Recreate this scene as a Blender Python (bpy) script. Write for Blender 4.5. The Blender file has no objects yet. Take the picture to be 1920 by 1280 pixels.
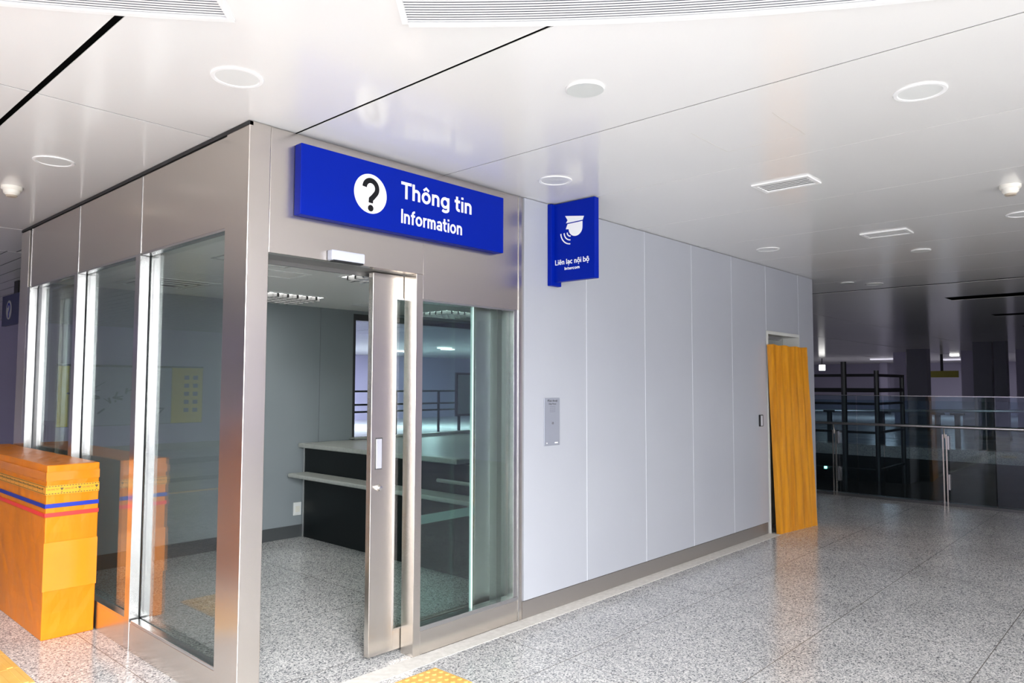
import bpy, bmesh, math, random
from mathutils import Vector, Matrix
random.seed(7)
PI = math.pi
sc = bpy.context.scene
COL = sc.collection

# ------------------------------------------------------------------ camera, light, exposure
cam_d = bpy.data.cameras.new('camera'); cam = bpy.data.objects.new('camera', cam_d); COL.objects.link(cam)
yaw, pitch, roll = 0.7425, 0.0585, 0.0027
fwd = Vector((math.cos(pitch)*math.cos(yaw), math.cos(pitch)*math.sin(yaw), math.sin(pitch)))
r0 = Vector((math.sin(yaw), -math.cos(yaw), 0)); u0 = r0.cross(fwd)
rt = math.cos(roll)*r0 + math.sin(roll)*u0; up = -math.sin(roll)*r0 + math.cos(roll)*u0
m = Matrix((rt, up, -fwd)).transposed().to_4x4(); m.translation = Vector((-1.771, -3.4097, 1.6))
cam.matrix_world = m
cam_d.sensor_width = 36; cam_d.lens = 1379.5/1920*36; cam_d.clip_end = 200; cam_d.clip_start = 0.05
sc.camera = cam
sc.view_settings.view_transform = 'Standard'; sc.view_settings.look = 'None'
sc.view_settings.gamma = 1; sc.view_settings.use_curve_mapping = False
sc.view_settings.exposure = 0.04
sc.cycles.max_bounces = 10; sc.cycles.diffuse_bounces = 5; sc.cycles.glossy_bounces = 5
sc.cycles.transparent_max_bounces = 16; sc.cycles.caustics_reflective = False; sc.cycles.caustics_refractive = False
sc.cycles.sample_clamp_indirect = 6
wd = bpy.data.worlds.new('sky'); sc.world = wd; wd.use_nodes = True
wd.node_tree.nodes['Background'].inputs[0].default_value = (.75, .85, 1, 1)
wd.node_tree.nodes['Background'].inputs[1].default_value = .6

def area(name, loc, rot, sx, sy, power, col):
    l = bpy.data.lights.new(name, 'AREA'); l.shape = 'RECTANGLE'; l.size = sx; l.size_y = sy; l.energy = power; l.color = col
    o = bpy.data.objects.new(name, l); COL.objects.link(o); o.location = loc; o.rotation_euler = rot; return o
# daylight falling through the skylight behind the camera, and through the open end of the hall
area('skylight_daylight', (-4.6, -6.7, 3.35), (0, 0, 0), 7.0, 7.6, 380, (.98, .97, .95))
area('entrance_daylight', (-3.0, -11.9, 1.6), (math.radians(90), 0, 0), 8, 2.4, 850, (.97, .97, .96))
sky = area('open_sky', (-3.1, -12.5, 6.6), (0, 0, 0), 9, 6.5, 10600, (.97, .975, 1.0))
sky.rotation_euler = (Vector((.5, 0, .5))-Vector(sky.location)).to_track_quat('-Z', 'Y').to_euler()

# ------------------------------------------------------------------ materials
def mat(name, col, rough=.5, metal=0, spec=.5, emit=None, estr=0, coat=0):
    m = bpy.data.materials.new(name); m.use_nodes = True
    b = m.node_tree.nodes['Principled BSDF']
    b.inputs['Base Color'].default_value = (*col, 1); b.inputs['Roughness'].default_value = rough
    b.inputs['Metallic'].default_value = metal; b.inputs['Specular IOR Level'].default_value = spec
    b.inputs['Coat Weight'].default_value = coat
    if emit: b.inputs['Emission Color'].default_value = (*emit, 1); b.inputs['Emission Strength'].default_value = estr
    return m
def nodes(m): return m.node_tree.nodes, m.node_tree.links, m.node_tree.nodes['Principled BSDF']
def vary(m, c1, c2, scale=(1, 1, 1), nscale=5, detail=4, lo=.35, hi=.65, bump=0, bdist=.002):
    """procedural colour drift and optional bump, world coordinates"""
    N, L, B = nodes(m)
    g = N.new('ShaderNodeNewGeometry'); mp = N.new('ShaderNodeMapping'); mp.inputs['Scale'].default_value = scale
    L.new(g.outputs['Position'], mp.inputs['Vector'])
    n = N.new('ShaderNodeTexNoise'); n.inputs['Scale'].default_value = nscale; n.inputs['Detail'].default_value = detail
    L.new(mp.outputs[0], n.inputs['Vector'])
    r = N.new('ShaderNodeValToRGB'); r.color_ramp.elements[0].position = lo; r.color_ramp.elements[1].position = hi
    r.color_ramp.elements[0].color = (*c1, 1); r.color_ramp.elements[1].color = (*c2, 1)
    L.new(n.outputs['Fac'], r.inputs[0]); L.new(r.outputs[0], B.inputs['Base Color'])
    if bump:
        b = N.new('ShaderNodeBump'); b.inputs['Strength'].default_value = bump; b.inputs['Distance'].default_value = bdist
        L.new(n.outputs['Fac'], b.inputs['Height']); L.new(b.outputs[0], B.inputs['Normal'])
    return m
def steel_mat(name, col, rough):
    m = mat(name, col, rough, 1.0)
    N, L, B = nodes(m)
    t = N.new('ShaderNodeTangent'); t.direction_type = 'RADIAL'; t.axis = 'Z'
    B.inputs['Anisotropic'].default_value = .62; L.new(t.outputs[0], B.inputs['Tangent'])
    g = N.new('ShaderNodeNewGeometry'); mp = N.new('ShaderNodeMapping'); mp.inputs['Scale'].default_value = (2, 2, 60)
    L.new(g.outputs['Position'], mp.inputs['Vector'])
    n = N.new('ShaderNodeTexNoise'); n.inputs['Scale'].default_value = 1; n.inputs['Detail'].default_value = 3
    L.new(mp.outputs[0], n.inputs['Vector'])
    r = N.new('ShaderNodeMapRange'); r.inputs[3].default_value = rough-.01; r.inputs[4].default_value = rough+.015
    L.new(n.outputs['Fac'], r.inputs[0]); L.new(r.outputs[0], B.inputs['Roughness'])
    return m
STEEL = steel_mat('brushed_steel', (.70, .65, .595), .26)
STEEL_BRIGHT = steel_mat('bright_steel', (.62, .615, .61), .24)
TRIM = mat('aluminium_trim', (.78, .78, .78), .35, .85)
WHITE = mat('white_paint', (.85, .85, .84), .4)
CEIL = mat('ceiling_metal', (.84, .825, .80), .16, 0, .55)
vary(CEIL, (.84, .83, .81), (.86, .85, .83), nscale=.6)
CEILIN = mat('booth_ceiling_paint', (.93, .93, .91), .5)
BLACK = mat('black', (.012, .012, .014), .5)
DARKGAP = mat('dark_gap', (.01, .01, .012), .8)
DARKMETAL = mat('dark_metal', (.11, .11, .115), .35, .6)
WALLP = mat('wall_panel_enamel', (.415, .43, .475), .28, 0, .5)
vary(WALLP, (.405, .422, .467), (.425, .442, .485), nscale=.8)
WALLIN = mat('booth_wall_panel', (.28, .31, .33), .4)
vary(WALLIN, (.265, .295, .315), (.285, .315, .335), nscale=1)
WALLFAR = mat('hall_wall_lilac', (.46, .42, .62), .4)
vary(WALLFAR, (.44, .40, .60), (.48, .44, .64), nscale=.7)
BASE = mat('baseboard_metal', (.27, .25, .235), .35, .5)
BLUE = mat('sign_blue', (.0005, .014, .31), .4, 0, .1)
BLUE2 = mat('tape_blue', (.01, .03, .35), .35)
RED = mat('tape_red', (.85, .04, .035), .35)
SIGNW = mat('sign_white', (.92, .92, .92), .45)
SIGNK = mat('sign_black', (.008, .008, .010), .5, 0, .2)
COUNTER = mat('counter_dark_laminate', (.006, .009, .010), .4, 0, .2)
SHELF = mat('counter_top_stone', (.42, .43, .40), .35)
vary(SHELF, (.40, .41, .38), (.46, .47, .44), nscale=30)
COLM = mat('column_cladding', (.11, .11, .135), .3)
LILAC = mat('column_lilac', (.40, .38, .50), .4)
TACT = mat('tactile_yellow', (.92, .55, .11), .5)
vary(TACT, (.72, .42, .10), (.78, .48, .14), nscale=6, bump=.1)
SILVER = mat('silver_paint', (.72, .73, .78), .35, .3)
CREAM = mat('detector_cream', (.85, .82, .74), .4)
DIFF = mat('frosted_diffuser', (.80, .81, .79), .3)
SPK = mat('speaker_mesh', (.62, .64, .62), .6)
EDGE = mat('cement_strip', (.74, .71, .66), .6)
vary(EDGE, (.68, .65, .60), (.80, .77, .72), nscale=25, bump=.1)
LAMP = mat('lamp_white', (1, 1, 1), .5, emit=(1, .98, .94), estr=4)
LAMPDIM = mat('lamp_strip', (1, 1, 1), .5, emit=(.85, .82, 1), estr=.5)
LED = mat('led', (.2, 1, .8), .5, emit=(.3, 1, .8), estr=5)
OLIVE = mat('sign_olive', (.30, .27, .03), .5)
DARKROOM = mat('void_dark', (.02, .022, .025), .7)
STONE_DARK = mat('dark_stone', (.10, .075, .06), .25)

WRAP = mat('orange_wrap', (.93, .47, .06), .38, 0, .25)
def wrap_mat(m):
    N, L, B = nodes(m)
    g = N.new('ShaderNodeNewGeometry')
    v = N.new('ShaderNodeTexVoronoi'); v.feature = 'F1'; v.distance = 'CHEBYCHEV'; v.inputs['Scale'].default_value = 2.6
    L.new(g.outputs['Position'], v.inputs['Vector'])
    n = N.new('ShaderNodeTexNoise'); n.inputs['Scale'].default_value = 5; n.inputs['Detail'].default_value = 4
    L.new(g.outputs['Position'], n.inputs['Vector'])
    sp = N.new('ShaderNodeSeparateColor'); L.new(v.outputs['Color'], sp.inputs[0])
    mx = N.new('ShaderNodeMath'); mx.operation = 'MULTIPLY_ADD'; mx.inputs[1].default_value = .45
    L.new(sp.outputs[0], mx.inputs[0]); L.new(n.outputs['Fac'], mx.inputs[2])
    r = N.new('ShaderNodeValToRGB'); r.color_ramp.elements[0].position = .35; r.color_ramp.elements[1].position = 1.0
    r.color_ramp.elements[0].color = (.62, .185, .006, 1); r.color_ramp.elements[1].color = (.74, .215, .008, 1)
    L.new(mx.outputs[0], r.inputs[0]); L.new(r.outputs[0], B.inputs['Base Color'])
    mp = N.new('ShaderNodeMapping'); mp.inputs['Scale'].default_value = (1, 1, .35); L.new(g.outputs['Position'], mp.inputs['Vector'])
    n2 = N.new('ShaderNodeTexNoise'); n2.inputs['Scale'].default_value = 12; n2.inputs['Detail'].default_value = 3
    L.new(mp.outputs[0], n2.inputs['Vector'])
    b = N.new('ShaderNodeBump'); b.inputs['Strength'].default_value = .35; b.inputs['Distance'].default_value = .01
    L.new(n2.outputs['Fac'], b.inputs['Height']); L.new(b.outputs[0], B.inputs['Normal'])
wrap_mat(WRAP)
PLY = mat('orange_plywood', (.85, .38, .05), .4)
vary(PLY, (.52, .185, .008), (.74, .31, .016), scale=(6, 6, .5), nscale=3, detail=5, lo=.25, hi=.6, bump=.5, bdist=.006)

def floor_mat():
    m = mat('speckled_granite', (.5, .5, .5), .17, 0, .5)
    N, L, B = nodes(m)
    g = N.new('ShaderNodeNewGeometry')
    v = N.new('ShaderNodeTexVoronoi'); v.inputs['Scale'].default_value = 135; L.new(g.outputs['Position'], v.inputs['Vector'])
    sp = N.new('ShaderNodeSeparateColor'); L.new(v.outputs['Color'], sp.inputs[0])
    r = N.new('ShaderNodeValToRGB'); r.color_ramp.interpolation = 'CONSTANT'; e = r.color_ramp.elements
    e[0].position = 0; e[0].color = (.15, .155, .165, 1); e[1].position = .13; e[1].color = (.36, .362, .37, 1)
    for p, c in ((.36, (.56, .555, .55)), (.66, (.70, .69, .675)), (.88, (.84, .825, .80))):
        k = e.new(p); k.color = (*c, 1)
    L.new(sp.outputs[0], r.inputs[0])
    n = N.new('ShaderNodeTexNoise'); n.inputs['Scale'].default_value = 1.6; n.inputs['Detail'].default_value = 5
    L.new(g.outputs['Position'], n.inputs['Vector'])
    mr = N.new('ShaderNodeMapRange'); mr.inputs[1].default_value = .3; mr.inputs[2].default_value = .7; mr.inputs[3].default_value = .9; mr.inputs[4].default_value = 1.08
    L.new(n.outputs['Fac'], mr.inputs[0])
    mm = N.new('ShaderNodeMix'); mm.data_type = 'RGBA'; mm.blend_type = 'MULTIPLY'; mm.inputs[0].default_value = 1
    L.new(r.outputs[0], mm.inputs[6]); L.new(mr.outputs[0], mm.inputs[7])
    # tile joints
    sx = N.new('ShaderNodeSeparateXYZ'); L.new(g.outputs['Position'], sx.inputs[0])
    def joint(out, off, period, w):
        a = N.new('ShaderNodeMath'); a.operation = 'ADD'; a.inputs[1].default_value = off; L.new(out, a.inputs[0])
        p = N.new('ShaderNodeMath'); p.operation = 'PINGPONG'; p.inputs[1].default_value = period/2; L.new(a.outputs[0], p.inputs[0])
        c = N.new('ShaderNodeMath'); c.operation = 'LESS_THAN'; c.inputs[1].default_value = w/2; L.new(p.outputs[0], c.inputs[0]); return c.outputs[0]
    jx = joint(sx.outputs[0], 1.8*10-1.69, 1.8, .005); jy = joint(sx.outputs[1], .68+9, .9, .005)
    mxx = N.new('ShaderNodeMath'); mxx.operation = 'MAXIMUM'; L.new(jx, mxx.inputs[0]); L.new(jy, mxx.inputs[1])
    m2 = N.new('ShaderNodeMix'); m2.data_type = 'RGBA'; L.new(mxx.outputs[0], m2.inputs[0]); L.new(mm.outputs[2], m2.inputs[6])
    m2.inputs[7].default_value = (.17, .155, .14, 1); L.new(m2.outputs[2], B.inputs['Base Color'])
    rr = N.new('ShaderNodeMapRange'); rr.inputs[3].default_value = .10; rr.inputs[4].default_value = .26
    L.new(n.outputs['Fac'], rr.inputs[0]); L.new(rr.outputs[0], B.inputs['Roughness'])
    return m
FLOOR = floor_mat()

def glass_mat(name, tint, refl=1.0):
    m = bpy.data.materials.new(name); m.use_nodes = True; N = m.node_tree.nodes; L = m.node_tree.links
    N.clear(); o = N.new('ShaderNodeOutputMaterial'); mx = N.new('ShaderNodeMixShader')
    t = N.new('ShaderNodeBsdfTransparent'); t.inputs[0].default_value = (*tint, 1)
    g = N.new('ShaderNodeBsdfGlossy'); g.inputs['Roughness'].default_value = .01; g.inputs[0].default_value = (refl, refl, refl, 1)
    f = N.new('ShaderNodeFresnel'); gg = N.new('ShaderNodeNewGeometry'); mr = N.new('ShaderNodeMapRange')
    mr.inputs[3].default_value = 1.52; mr.inputs[4].default_value = 1/1.52   # same reflectance from either side of the thin pane
    L.new(gg.outputs['Backfacing'], mr.inputs[0]); L.new(mr.outputs[0], f.inputs[0])
    L.new(f.outputs[0], mx.inputs[0]); L.new(t.outputs[0], mx.inputs[1]); L.new(g.outputs[0], mx.inputs[2]); L.new(mx.outputs[0], o.inputs[0])
    return m
GLASS = glass_mat('clear_glass', (.76, .80, .79))
GLASST = glass_mat('green_glass', (.83, .91, .895))
GLASSR = glass_mat('rail_glass', (.78, .87, .90))
GEDGE = mat('glass_edge', (.55, .75, .70), .2)

# ------------------------------------------------------------------ mesh helpers
class MB:
    def __init__(s): s.bm = bmesh.new()
    def box(s, x0, y0, z0, x1, y1, z1):
        v = [s.bm.verts.new(p) for p in ((x0,y0,z0),(x1,y0,z0),(x1,y1,z0),(x0,y1,z0),(x0,y0,z1),(x1,y0,z1),(x1,y1,z1),(x0,y1,z1))]
        for f in ((0,3,2,1),(4,5,6,7),(0,1,5,4),(1,2,6,5),(2,3,7,6),(3,0,4,7)): s.bm.faces.new([v[i] for i in f])
        return s
    def hexa(s, pts):  # 8 points, bottom 4 then top 4
        v = [s.bm.verts.new(p) for p in pts]
        for f in ((0,3,2,1),(4,5,6,7),(0,1,5,4),(1,2,6,5),(2,3,7,6),(3,0,4,7)): s.bm.faces.new([v[i] for i in f])
        return s
    def prism(s, pts, vec):  # planar polygon pushed along vec
        vec = Vector(vec); a = [s.bm.verts.new(p) for p in pts]; b = [s.bm.verts.new(Vector(p)+vec) for p in pts]
        s.bm.faces.new(a[::-1]); s.bm.faces.new(b); n = len(a)
        for i in range(n): s.bm.faces.new((a[i], a[(i+1)%n], b[(i+1)%n], b[i]))
        return s
    def lathe(s, prof, c, axis='z', n=40, a0=0, a1=2*PI):  # prof: (radius, height) list
        c = Vector(c); rings = []
        full = abs(a1-a0-2*PI) < 1e-6
        for r, h in prof:
            ring = []
            for i in range(n if full else n+1):
                a = a0+(a1-a0)*i/n
                p = (r*math.cos(a), r*math.sin(a), h)
                if axis == 'y': p = (p[0], p[2], p[1])
                if axis == 'x': p = (p[2], p[0], p[1])
                ring.append(s.bm.verts.new(c+Vector(p)))
            rings.append(ring)
        for A, B in zip(rings, rings[1:]):
            k = len(A)
            for i in range(k if full else k-1): s.bm.faces.new((A[i], A[(i+1)%k], B[(i+1)%k], B[i]))
        if full:
            for R in (rings[0], rings[-1]):
                if (R[0].co-R[len(R)//2].co).length > 1e-6: s.bm.faces.new(R)
        return s
    def tube(s, pts, r, n=12):
        pts = [Vector(p) for p in pts]; rings = []
        for i, p in enumerate(pts):
            d = (pts[min(i+1, len(pts)-1)]-pts[max(i-1, 0)]).normalized()
            a = d.cross(Vector((0, 0, 1)) if abs(d.z) < .9 else Vector((1, 0, 0))).normalized(); b = d.cross(a)
            rings.append([s.bm.verts.new(p+r*(math.cos(2*PI*k/n)*a+math.sin(2*PI*k/n)*b)) for k in range(n)])
        for A, B in zip(rings, rings[1:]):
            for i in range(n): s.bm.faces.new((A[i], A[(i+1)%n], B[(i+1)%n], B[i]))
        s.bm.faces.new(rings[0][::-1]); s.bm.faces.new(rings[-1]); return s
    def stroke(s, path, w, to3, t):  # flat ribbon of width w along a 2-D path, given thickness t by to3(u, v, depth)
        P = [Vector(p) for p in path]; L, R = [], []
        for i, p in enumerate(P):
            d = (P[min(i+1, len(P)-1)]-P[max(i-1, 0)]).normalized(); nn = Vector((-d.y, d.x))*w/2
            L.append(p+nn); R.append(p-nn)
        for i in range(len(P)-1):
            q = [L[i], R[i], R[i+1], L[i+1]]
            s.hexa([to3(a.x, a.y, 0) for a in q]+[to3(a.x, a.y, t) for a in q])
        return s
    def ribbon(s, path, w, to3, t):  # one connected flat band along a 2-D path, with its side walls
        P = [Vector(p) for p in path]; n = len(P); closed = (P[0]-P[-1]).length < 1e-6
        if closed: P = P[:-1]; n -= 1
        A, B, A0, B0 = [], [], [], []
        for i, p in enumerate(P):
            a = P[(i-1) % n] if closed or i > 0 else P[i]; b = P[(i+1) % n] if closed or i < n-1 else P[i]
            d1 = (p-a).normalized() if (p-a).length > 1e-9 else (b-p).normalized(); d2 = (b-p).normalized() if (b-p).length > 1e-9 else d1
            d = (d1+d2).normalized(); k = w/2/max(.35, d.dot(d2)); nn = Vector((-d.y, d.x))*k
            for lst, q, dd in ((A, p+nn, t), (B, p-nn, t), (A0, p+nn, 0), (B0, p-nn, 0)): lst.append(s.bm.verts.new(to3(q.x, q.y, dd)))
        for i in range(n if closed else n-1):
            j = (i+1) % n
            s.bm.faces.new((A[i], B[i], B[j], A[j])); s.bm.faces.new((A0[i], A[i], A[j], A0[j])); s.bm.faces.new((B0[i], B0[j], B[j], B[i]))
        if not closed:
            for i in (0, -1): s.bm.faces.new((A0[i], B0[i], B[i], A[i]))
        return s
    def build(s, name, m, parent=None, bevel=0, smooth=False, seg=2):
        bmesh.ops.remove_doubles(s.bm, verts=s.bm.verts, dist=1e-6)
        bmesh.ops.recalc_face_normals(s.bm, faces=s.bm.faces)
        if parent is not None:
            org = root_loc(parent)
            bmesh.ops.translate(s.bm, verts=s.bm.verts, vec=-org)
        me = bpy.data.meshes.new(name); s.bm.to_mesh(me); s.bm.free(); me.materials.append(m)
        if smooth:
            for p in me.polygons: p.use_smooth = True
        o = bpy.data.objects.new(name, me); COL.objects.link(o)
        if parent is not None: o.parent = parent
        if bevel:
            b = o.modifiers.new('bevel', 'BEVEL'); b.width = bevel; b.segments = seg; b.limit_method = 'ANGLE'; b.harden_normals = False
        return o
def root_loc(o):
    v = Vector(o.location)
    while o.parent: o = o.parent; v = v+Vector(o.location)
    return v
def tag(o, label=None, cat=None, group=None, kind=None):
    if label: o['label'] = label
    if cat: o['category'] = cat
    if group: o['group'] = group
    if kind: o['kind'] = kind
    return o
def thing(name, label, cat, loc=(0, 0, 0), group=None):
    o = bpy.data.objects.new(name, None); COL.objects.link(o); o.location = loc; o.empty_display_size = .1
    return tag(o, label, cat, group)
def struct(name, mb, m, **k):
    return tag(mb.build(name, m, **k), kind='structure')
def dup(root, loc, label):
    r = root.copy(); COL.objects.link(r); r.location = loc; r['label'] = label
    for ch in [c for c in root.children]:
        c = ch.copy(); COL.objects.link(c); c.parent = r
        for gch in ch.children:
            d = gch.copy(); COL.objects.link(d); d.parent = c
    return r
def lettering(name, text, m, parent, u0, u1, base, cap, to3, depth=.002, bold=.0, mirror_ref='H'):
    """text fitted between u0 and u1, capital height cap, standing on base; to3(u, v, d) places it in the world"""
    def raw(t):
        c = bpy.data.curves.new('t', 'FONT'); c.body = t; c.size = 1; c.offset = bold; c.fill_mode = 'BOTH' if False else 'FRONT'
        c.resolution_u = 6
        o = bpy.data.objects.new('t', c); COL.objects.link(o); bpy.context.view_layer.update()
        me = bpy.data.meshes.new_from_object(o.evaluated_get(bpy.context.evaluated_depsgraph_get()))
        bpy.data.objects.remove(o); bpy.data.curves.remove(c); return me
    ref = raw(mirror_ref); H = max(v.co.y for v in ref.vertices); bpy.data.meshes.remove(ref)
    me = raw(text); xs = [v.co.x for v in me.vertices]; x0, x1 = min(xs), max(xs)
    bm = bmesh.new(); bm.from_mesh(me); bpy.data.meshes.remove(me)
    r = bmesh.ops.extrude_face_region(bm, geom=bm.faces[:]); top = [g for g in r['geom'] if isinstance(g, bmesh.types.BMVert)]
    for v in bm.verts: v.co.z = 0
    for v in top: v.co.z = depth
    org = root_loc(parent)
    for v in bm.verts:
        u = u0+(v.co.x-x0)/(x1-x0)*(u1-u0); w = base+v.co.y/H*cap
        v.co = Vector(to3(u, w, v.co.z))-org
    bmesh.ops.recalc_face_normals(bm, faces=bm.faces)
    me = bpy.data.meshes.new(name); bm.to_mesh(me); bm.free(); me.materials.append(m)
    o = bpy.data.objects.new(name, me); COL.objects.link(o); o.parent = parent; return o

def _arc(cx, cy, rx, ry, a0, a1, n=12):
    return [(cx+rx*math.cos(math.radians(a0+(a1-a0)*k/n)), cy+ry*math.sin(math.radians(a0+(a1-a0)*k/n))) for k in range(n+1)]
XH = .70; RX = .215; RY = XH/2-.07
def glyph(c):
    """rounded sans-serif letters as centre lines; returns (strokes, advance); capitals are 1 high"""
    o = [_arc(.285, XH/2, RX, RY, 0, 360, 24)]
    bump = lambda x0: [(x0, .46)]+_arc(x0+.17, .46, .17, XH-.07-.46, 180, 0, 10)[1:]+[(x0+.34, 0)]
    T = {'T': ([[(.0, .93), (.62, .93)], [(.31, .93), (.31, 0)]], .66),
         'I': ([[(.09, 1), (.09, 0)]], .24), 'L': ([[(.09, 1), (.09, .07), (.52, .07)]], .58),
         'h': ([[(.09, 1), (.09, 0)], bump(.09)], .60), 'n': ([[(.09, XH), (.09, 0)], bump(.09)], .60),
         'm': ([[(.09, XH), (.09, 0)], [(.09, .46)]+_arc(.235, .46, .145, .17, 180, 0, 10)[1:]+[(.38, 0)], [(.38, .46)]+_arc(.525, .46, .145, .17, 180, 0, 10)[1:]+[(.67, 0)]], .84),
         'o': (o, .64), 'ô': (o+[[(.12, .80), (.285, .95), (.45, .80)]], .64), 'ộ': (o+[[(.12, .80), (.285, .95), (.45, .80)], [(.285, -.30), (.285, -.16)]], .64),
         'g': (o+[[(.50, XH), (.50, -.06)]+_arc(.29, -.06, .21, .14, 0, -150, 10)[1:]], .66),
         't': ([[(.16, .95), (.16, .22)]+_arc(.31, .22, .15, .15, 180, 285, 8)[1:], [(.0, XH-.06), (.36, XH-.06)]], .44),
         'f': ([[(.15, 0), (.15, .78)]+_arc(.30, .78, .15, .15, 180, 80, 8)[1:], [(.0, XH-.06), (.34, XH-.06)]], .40),
         'i': ([[(.09, XH), (.09, 0)], [(.09, .84), (.09, .98)]], .24), 'l': ([[(.09, 1), (.09, 0)]], .24),
         'r': ([[(.09, XH), (.09, 0)], [(.09, .44)]+_arc(.27, .44, .18, .19, 180, 75, 8)[1:]], .38),
         'a': ([_arc(.24, .21, .17, .14, 0, 360, 18), [(.08, .56)]+_arc(.25, .46, .17, .17, 130, 0, 10)[1:]+[(.42, 0)]], .56),
         'ạ': ([_arc(.24, .21, .17, .14, 0, 360, 18), [(.08, .56)]+_arc(.25, .46, .17, .17, 130, 0, 10)[1:]+[(.42, 0)], [(.25, -.30), (.25, -.16)]], .56),
         'c': ([_arc(.285, XH/2, RX, RY, 50, 310, 18)], .56),
         'e': ([_arc(.285, XH/2, RX, RY, 0, 310, 20), [(.07, XH/2), (.50, XH/2)]], .60),
         'ê': ([_arc(.285, XH/2, RX, RY, 0, 310, 20), [(.07, XH/2), (.50, XH/2)], [(.12, .80), (.285, .95), (.45, .80)]], .60),
         'b': ([[(.09, 1), (.09, 0)], _arc(.305, XH/2, RX, RY, 0, 360, 24)], .64),
         ' ': ([], .28)}
    return T[c]
def sign_text(name, text, m, parent, u0, u1, base, cap, to3, w=.155, depth=.002):
    total = sum(glyph(c)[1] for c in text)-.06; k = (u1-u0)/total; x = 0; mb = MB()
    for c in text:
        st_, adv = glyph(c)
        for p in st_:
            thin = w*.8 if len(p) == 3 and c in 'ôộê' else w
            q = [((x+a)*k, b*cap) for a, b in p]
            mb.ribbon(q, thin*(k*.5+cap*.5), lambda a, b, dd: to3(u0+a, base+b, dd), depth+.00012*(st_.index(p)))
        x += adv
    return mb.build(name, m, parent)

H = 2.92
# ------------------------------------------------------------------ setting: floor, walls, ceiling
struct('floor', MB().box(-12, -12, -.3, 9.62, 15, 0).box(9.62, 5.2, -.3, 46, 24, 0).box(19.5, -6.5, -.3, 46, 5.2, 0).box(9.62, -6.5, -.3, 19.5, -6.2, 0), FLOOR)
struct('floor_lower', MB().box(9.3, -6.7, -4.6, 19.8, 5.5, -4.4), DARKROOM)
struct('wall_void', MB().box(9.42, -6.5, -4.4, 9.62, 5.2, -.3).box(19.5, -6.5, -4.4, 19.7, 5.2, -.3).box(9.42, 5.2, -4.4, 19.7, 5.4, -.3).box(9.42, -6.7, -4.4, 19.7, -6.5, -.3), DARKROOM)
struct('trim_1', MB().box(1.15, -.13, 0, 6.08, -.002, .0015).box(.13, -.14, 0, 1.15, .0, .0015), EDGE)
struct('trim_2', MB().box(9.56, -6.4, 0, 9.66, 5.2, .03).box(9.6, 5.1, 0, 19.5, 5.2, .03), DARKMETAL)
struct('wall_back', MB().box(-12, 15, 0, 8.5, 15.2, 3.1).box(8.4, 15.2, 0, 8.5, 24, 3.1).box(8.4, 24, 0, 46, 24.2, 3.1), WALLFAR)
struct('baseboard_back', MB().box(-12, 14.97, 0, 8.5, 15.0, .15), BASE)
struct('wall_left', MB().box(-12.2, -12, 0, -12, 15.2, 3.1), WALLFAR)
struct('wall_right', MB().box(46, -6.5, 0, 46.2, 24.2, 3.1), LILAC)
fw = MB().box(-12.2, -12.2, 0, -8.2, -12, 3.1).box(1.2, -12.2, 0, 9.6, -12, 3.1).box(-8.2, -12.2, 2.85, 1.2, -12, 3.1).box(9.42, -12, 0, 9.62, -6.7, 3.1).box(9.42, -6.7, 0, 46.2, -6.5, 3.1)
struct('wall_front', fw, WALLFAR)

# ceiling: separate metal panels with open joints, closed plenum above
def ceil_panels():
    mb = MB()
    SX, SY = (-8.5, -1.1), (-10.5, -2.9)          # skylight opening
    def put(xa, ya, xb, yb):
        if xb-xa > .001 and yb-ya > .001: mb.box(xa, ya, H, xb, yb, H+.003)
    def strip(xs, ys):
        for (xa, xb) in xs:
            for (ya, yb) in ys:
                ox0, ox1, oy0, oy1 = max(xa, SX[0]), min(xb, SX[1]), max(ya, SY[0]), min(yb, SY[1])
                if ox0 >= ox1 or oy0 >= oy1: put(xa, ya, xb, yb); continue
                put(xa, ya, xb, oy0); put(xa, oy1, xb, yb); put(xa, oy0, ox0, oy1); put(ox1, oy0, xb, oy1)
    def cuts(br, lo, hi):
        out = []; a = lo
        for p, g in br: out.append((a, p-g/2)); a = p+g/2
        out.append((a, hi)); return out
    strip(cuts([(-4.4, .01), (-.83, .028)], -12, .261), cuts([(-3.12, .004), (.414, .012), (3.95, .02)], -12, 5.25))
    xs = cuts([(1.319, .011)] + [(2.40+1.105*k, .006) for k in range(6)], .277, 8.93)
    strip(xs, [(-12, 3.95), (3.96, 5.25)])
    # slatted part beyond
    x = -12
    while x < 9: mb.box(x, 5.27, H, min(x+.185, 9.0), 15, H+.003); x += .2
    # hall over the void, with long dark slots
    ys = cuts([(-3.4, .01), (1.65, .012), (3.95, .03), (7.5, .012), (11, .012), (14.5, .012)], -6.5, 24)
    slots = [(10.7, 11.2), (14.2, 14.7), (17.7, 18.2), (21.2, 21.7)]
    for (ya, yb) in ys:
        a = 9.03
        for (s0, s1) in slots:
            if yb <= 1.66:
                if yb > -.76: mb.box(s0, -.76, H, s1, yb, H+.003) if ya < -.76 else mb.box(s0, ya, H, s1, yb, H+.003)
            else: mb.box(s0, ya, H, s1, yb, H+.003)
            if ya < 1.6 and yb > 1.6 and False: pass
            mb.box(a, ya, H, s0, yb, H+.003); a = s1
        mb.box(a, ya, H, 46, yb, H+.003)
    return mb
struct('ceiling', ceil_panels(), CEIL)
pl_ = MB().box(-1.1, -12.2, H+.14, 46.2, 24.2, H+.2).box(-12.2, -2.9, H+.14, -1.1, 24.2, H+.2).box(-12.2, -12.2, H+.14, -1.1, -10.5, H+.2).box(-12.2, -10.5, H+.14, -8.5, -2.9, H+.2)
struct('ceiling_plenum', pl_, DARKGAP)
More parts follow.
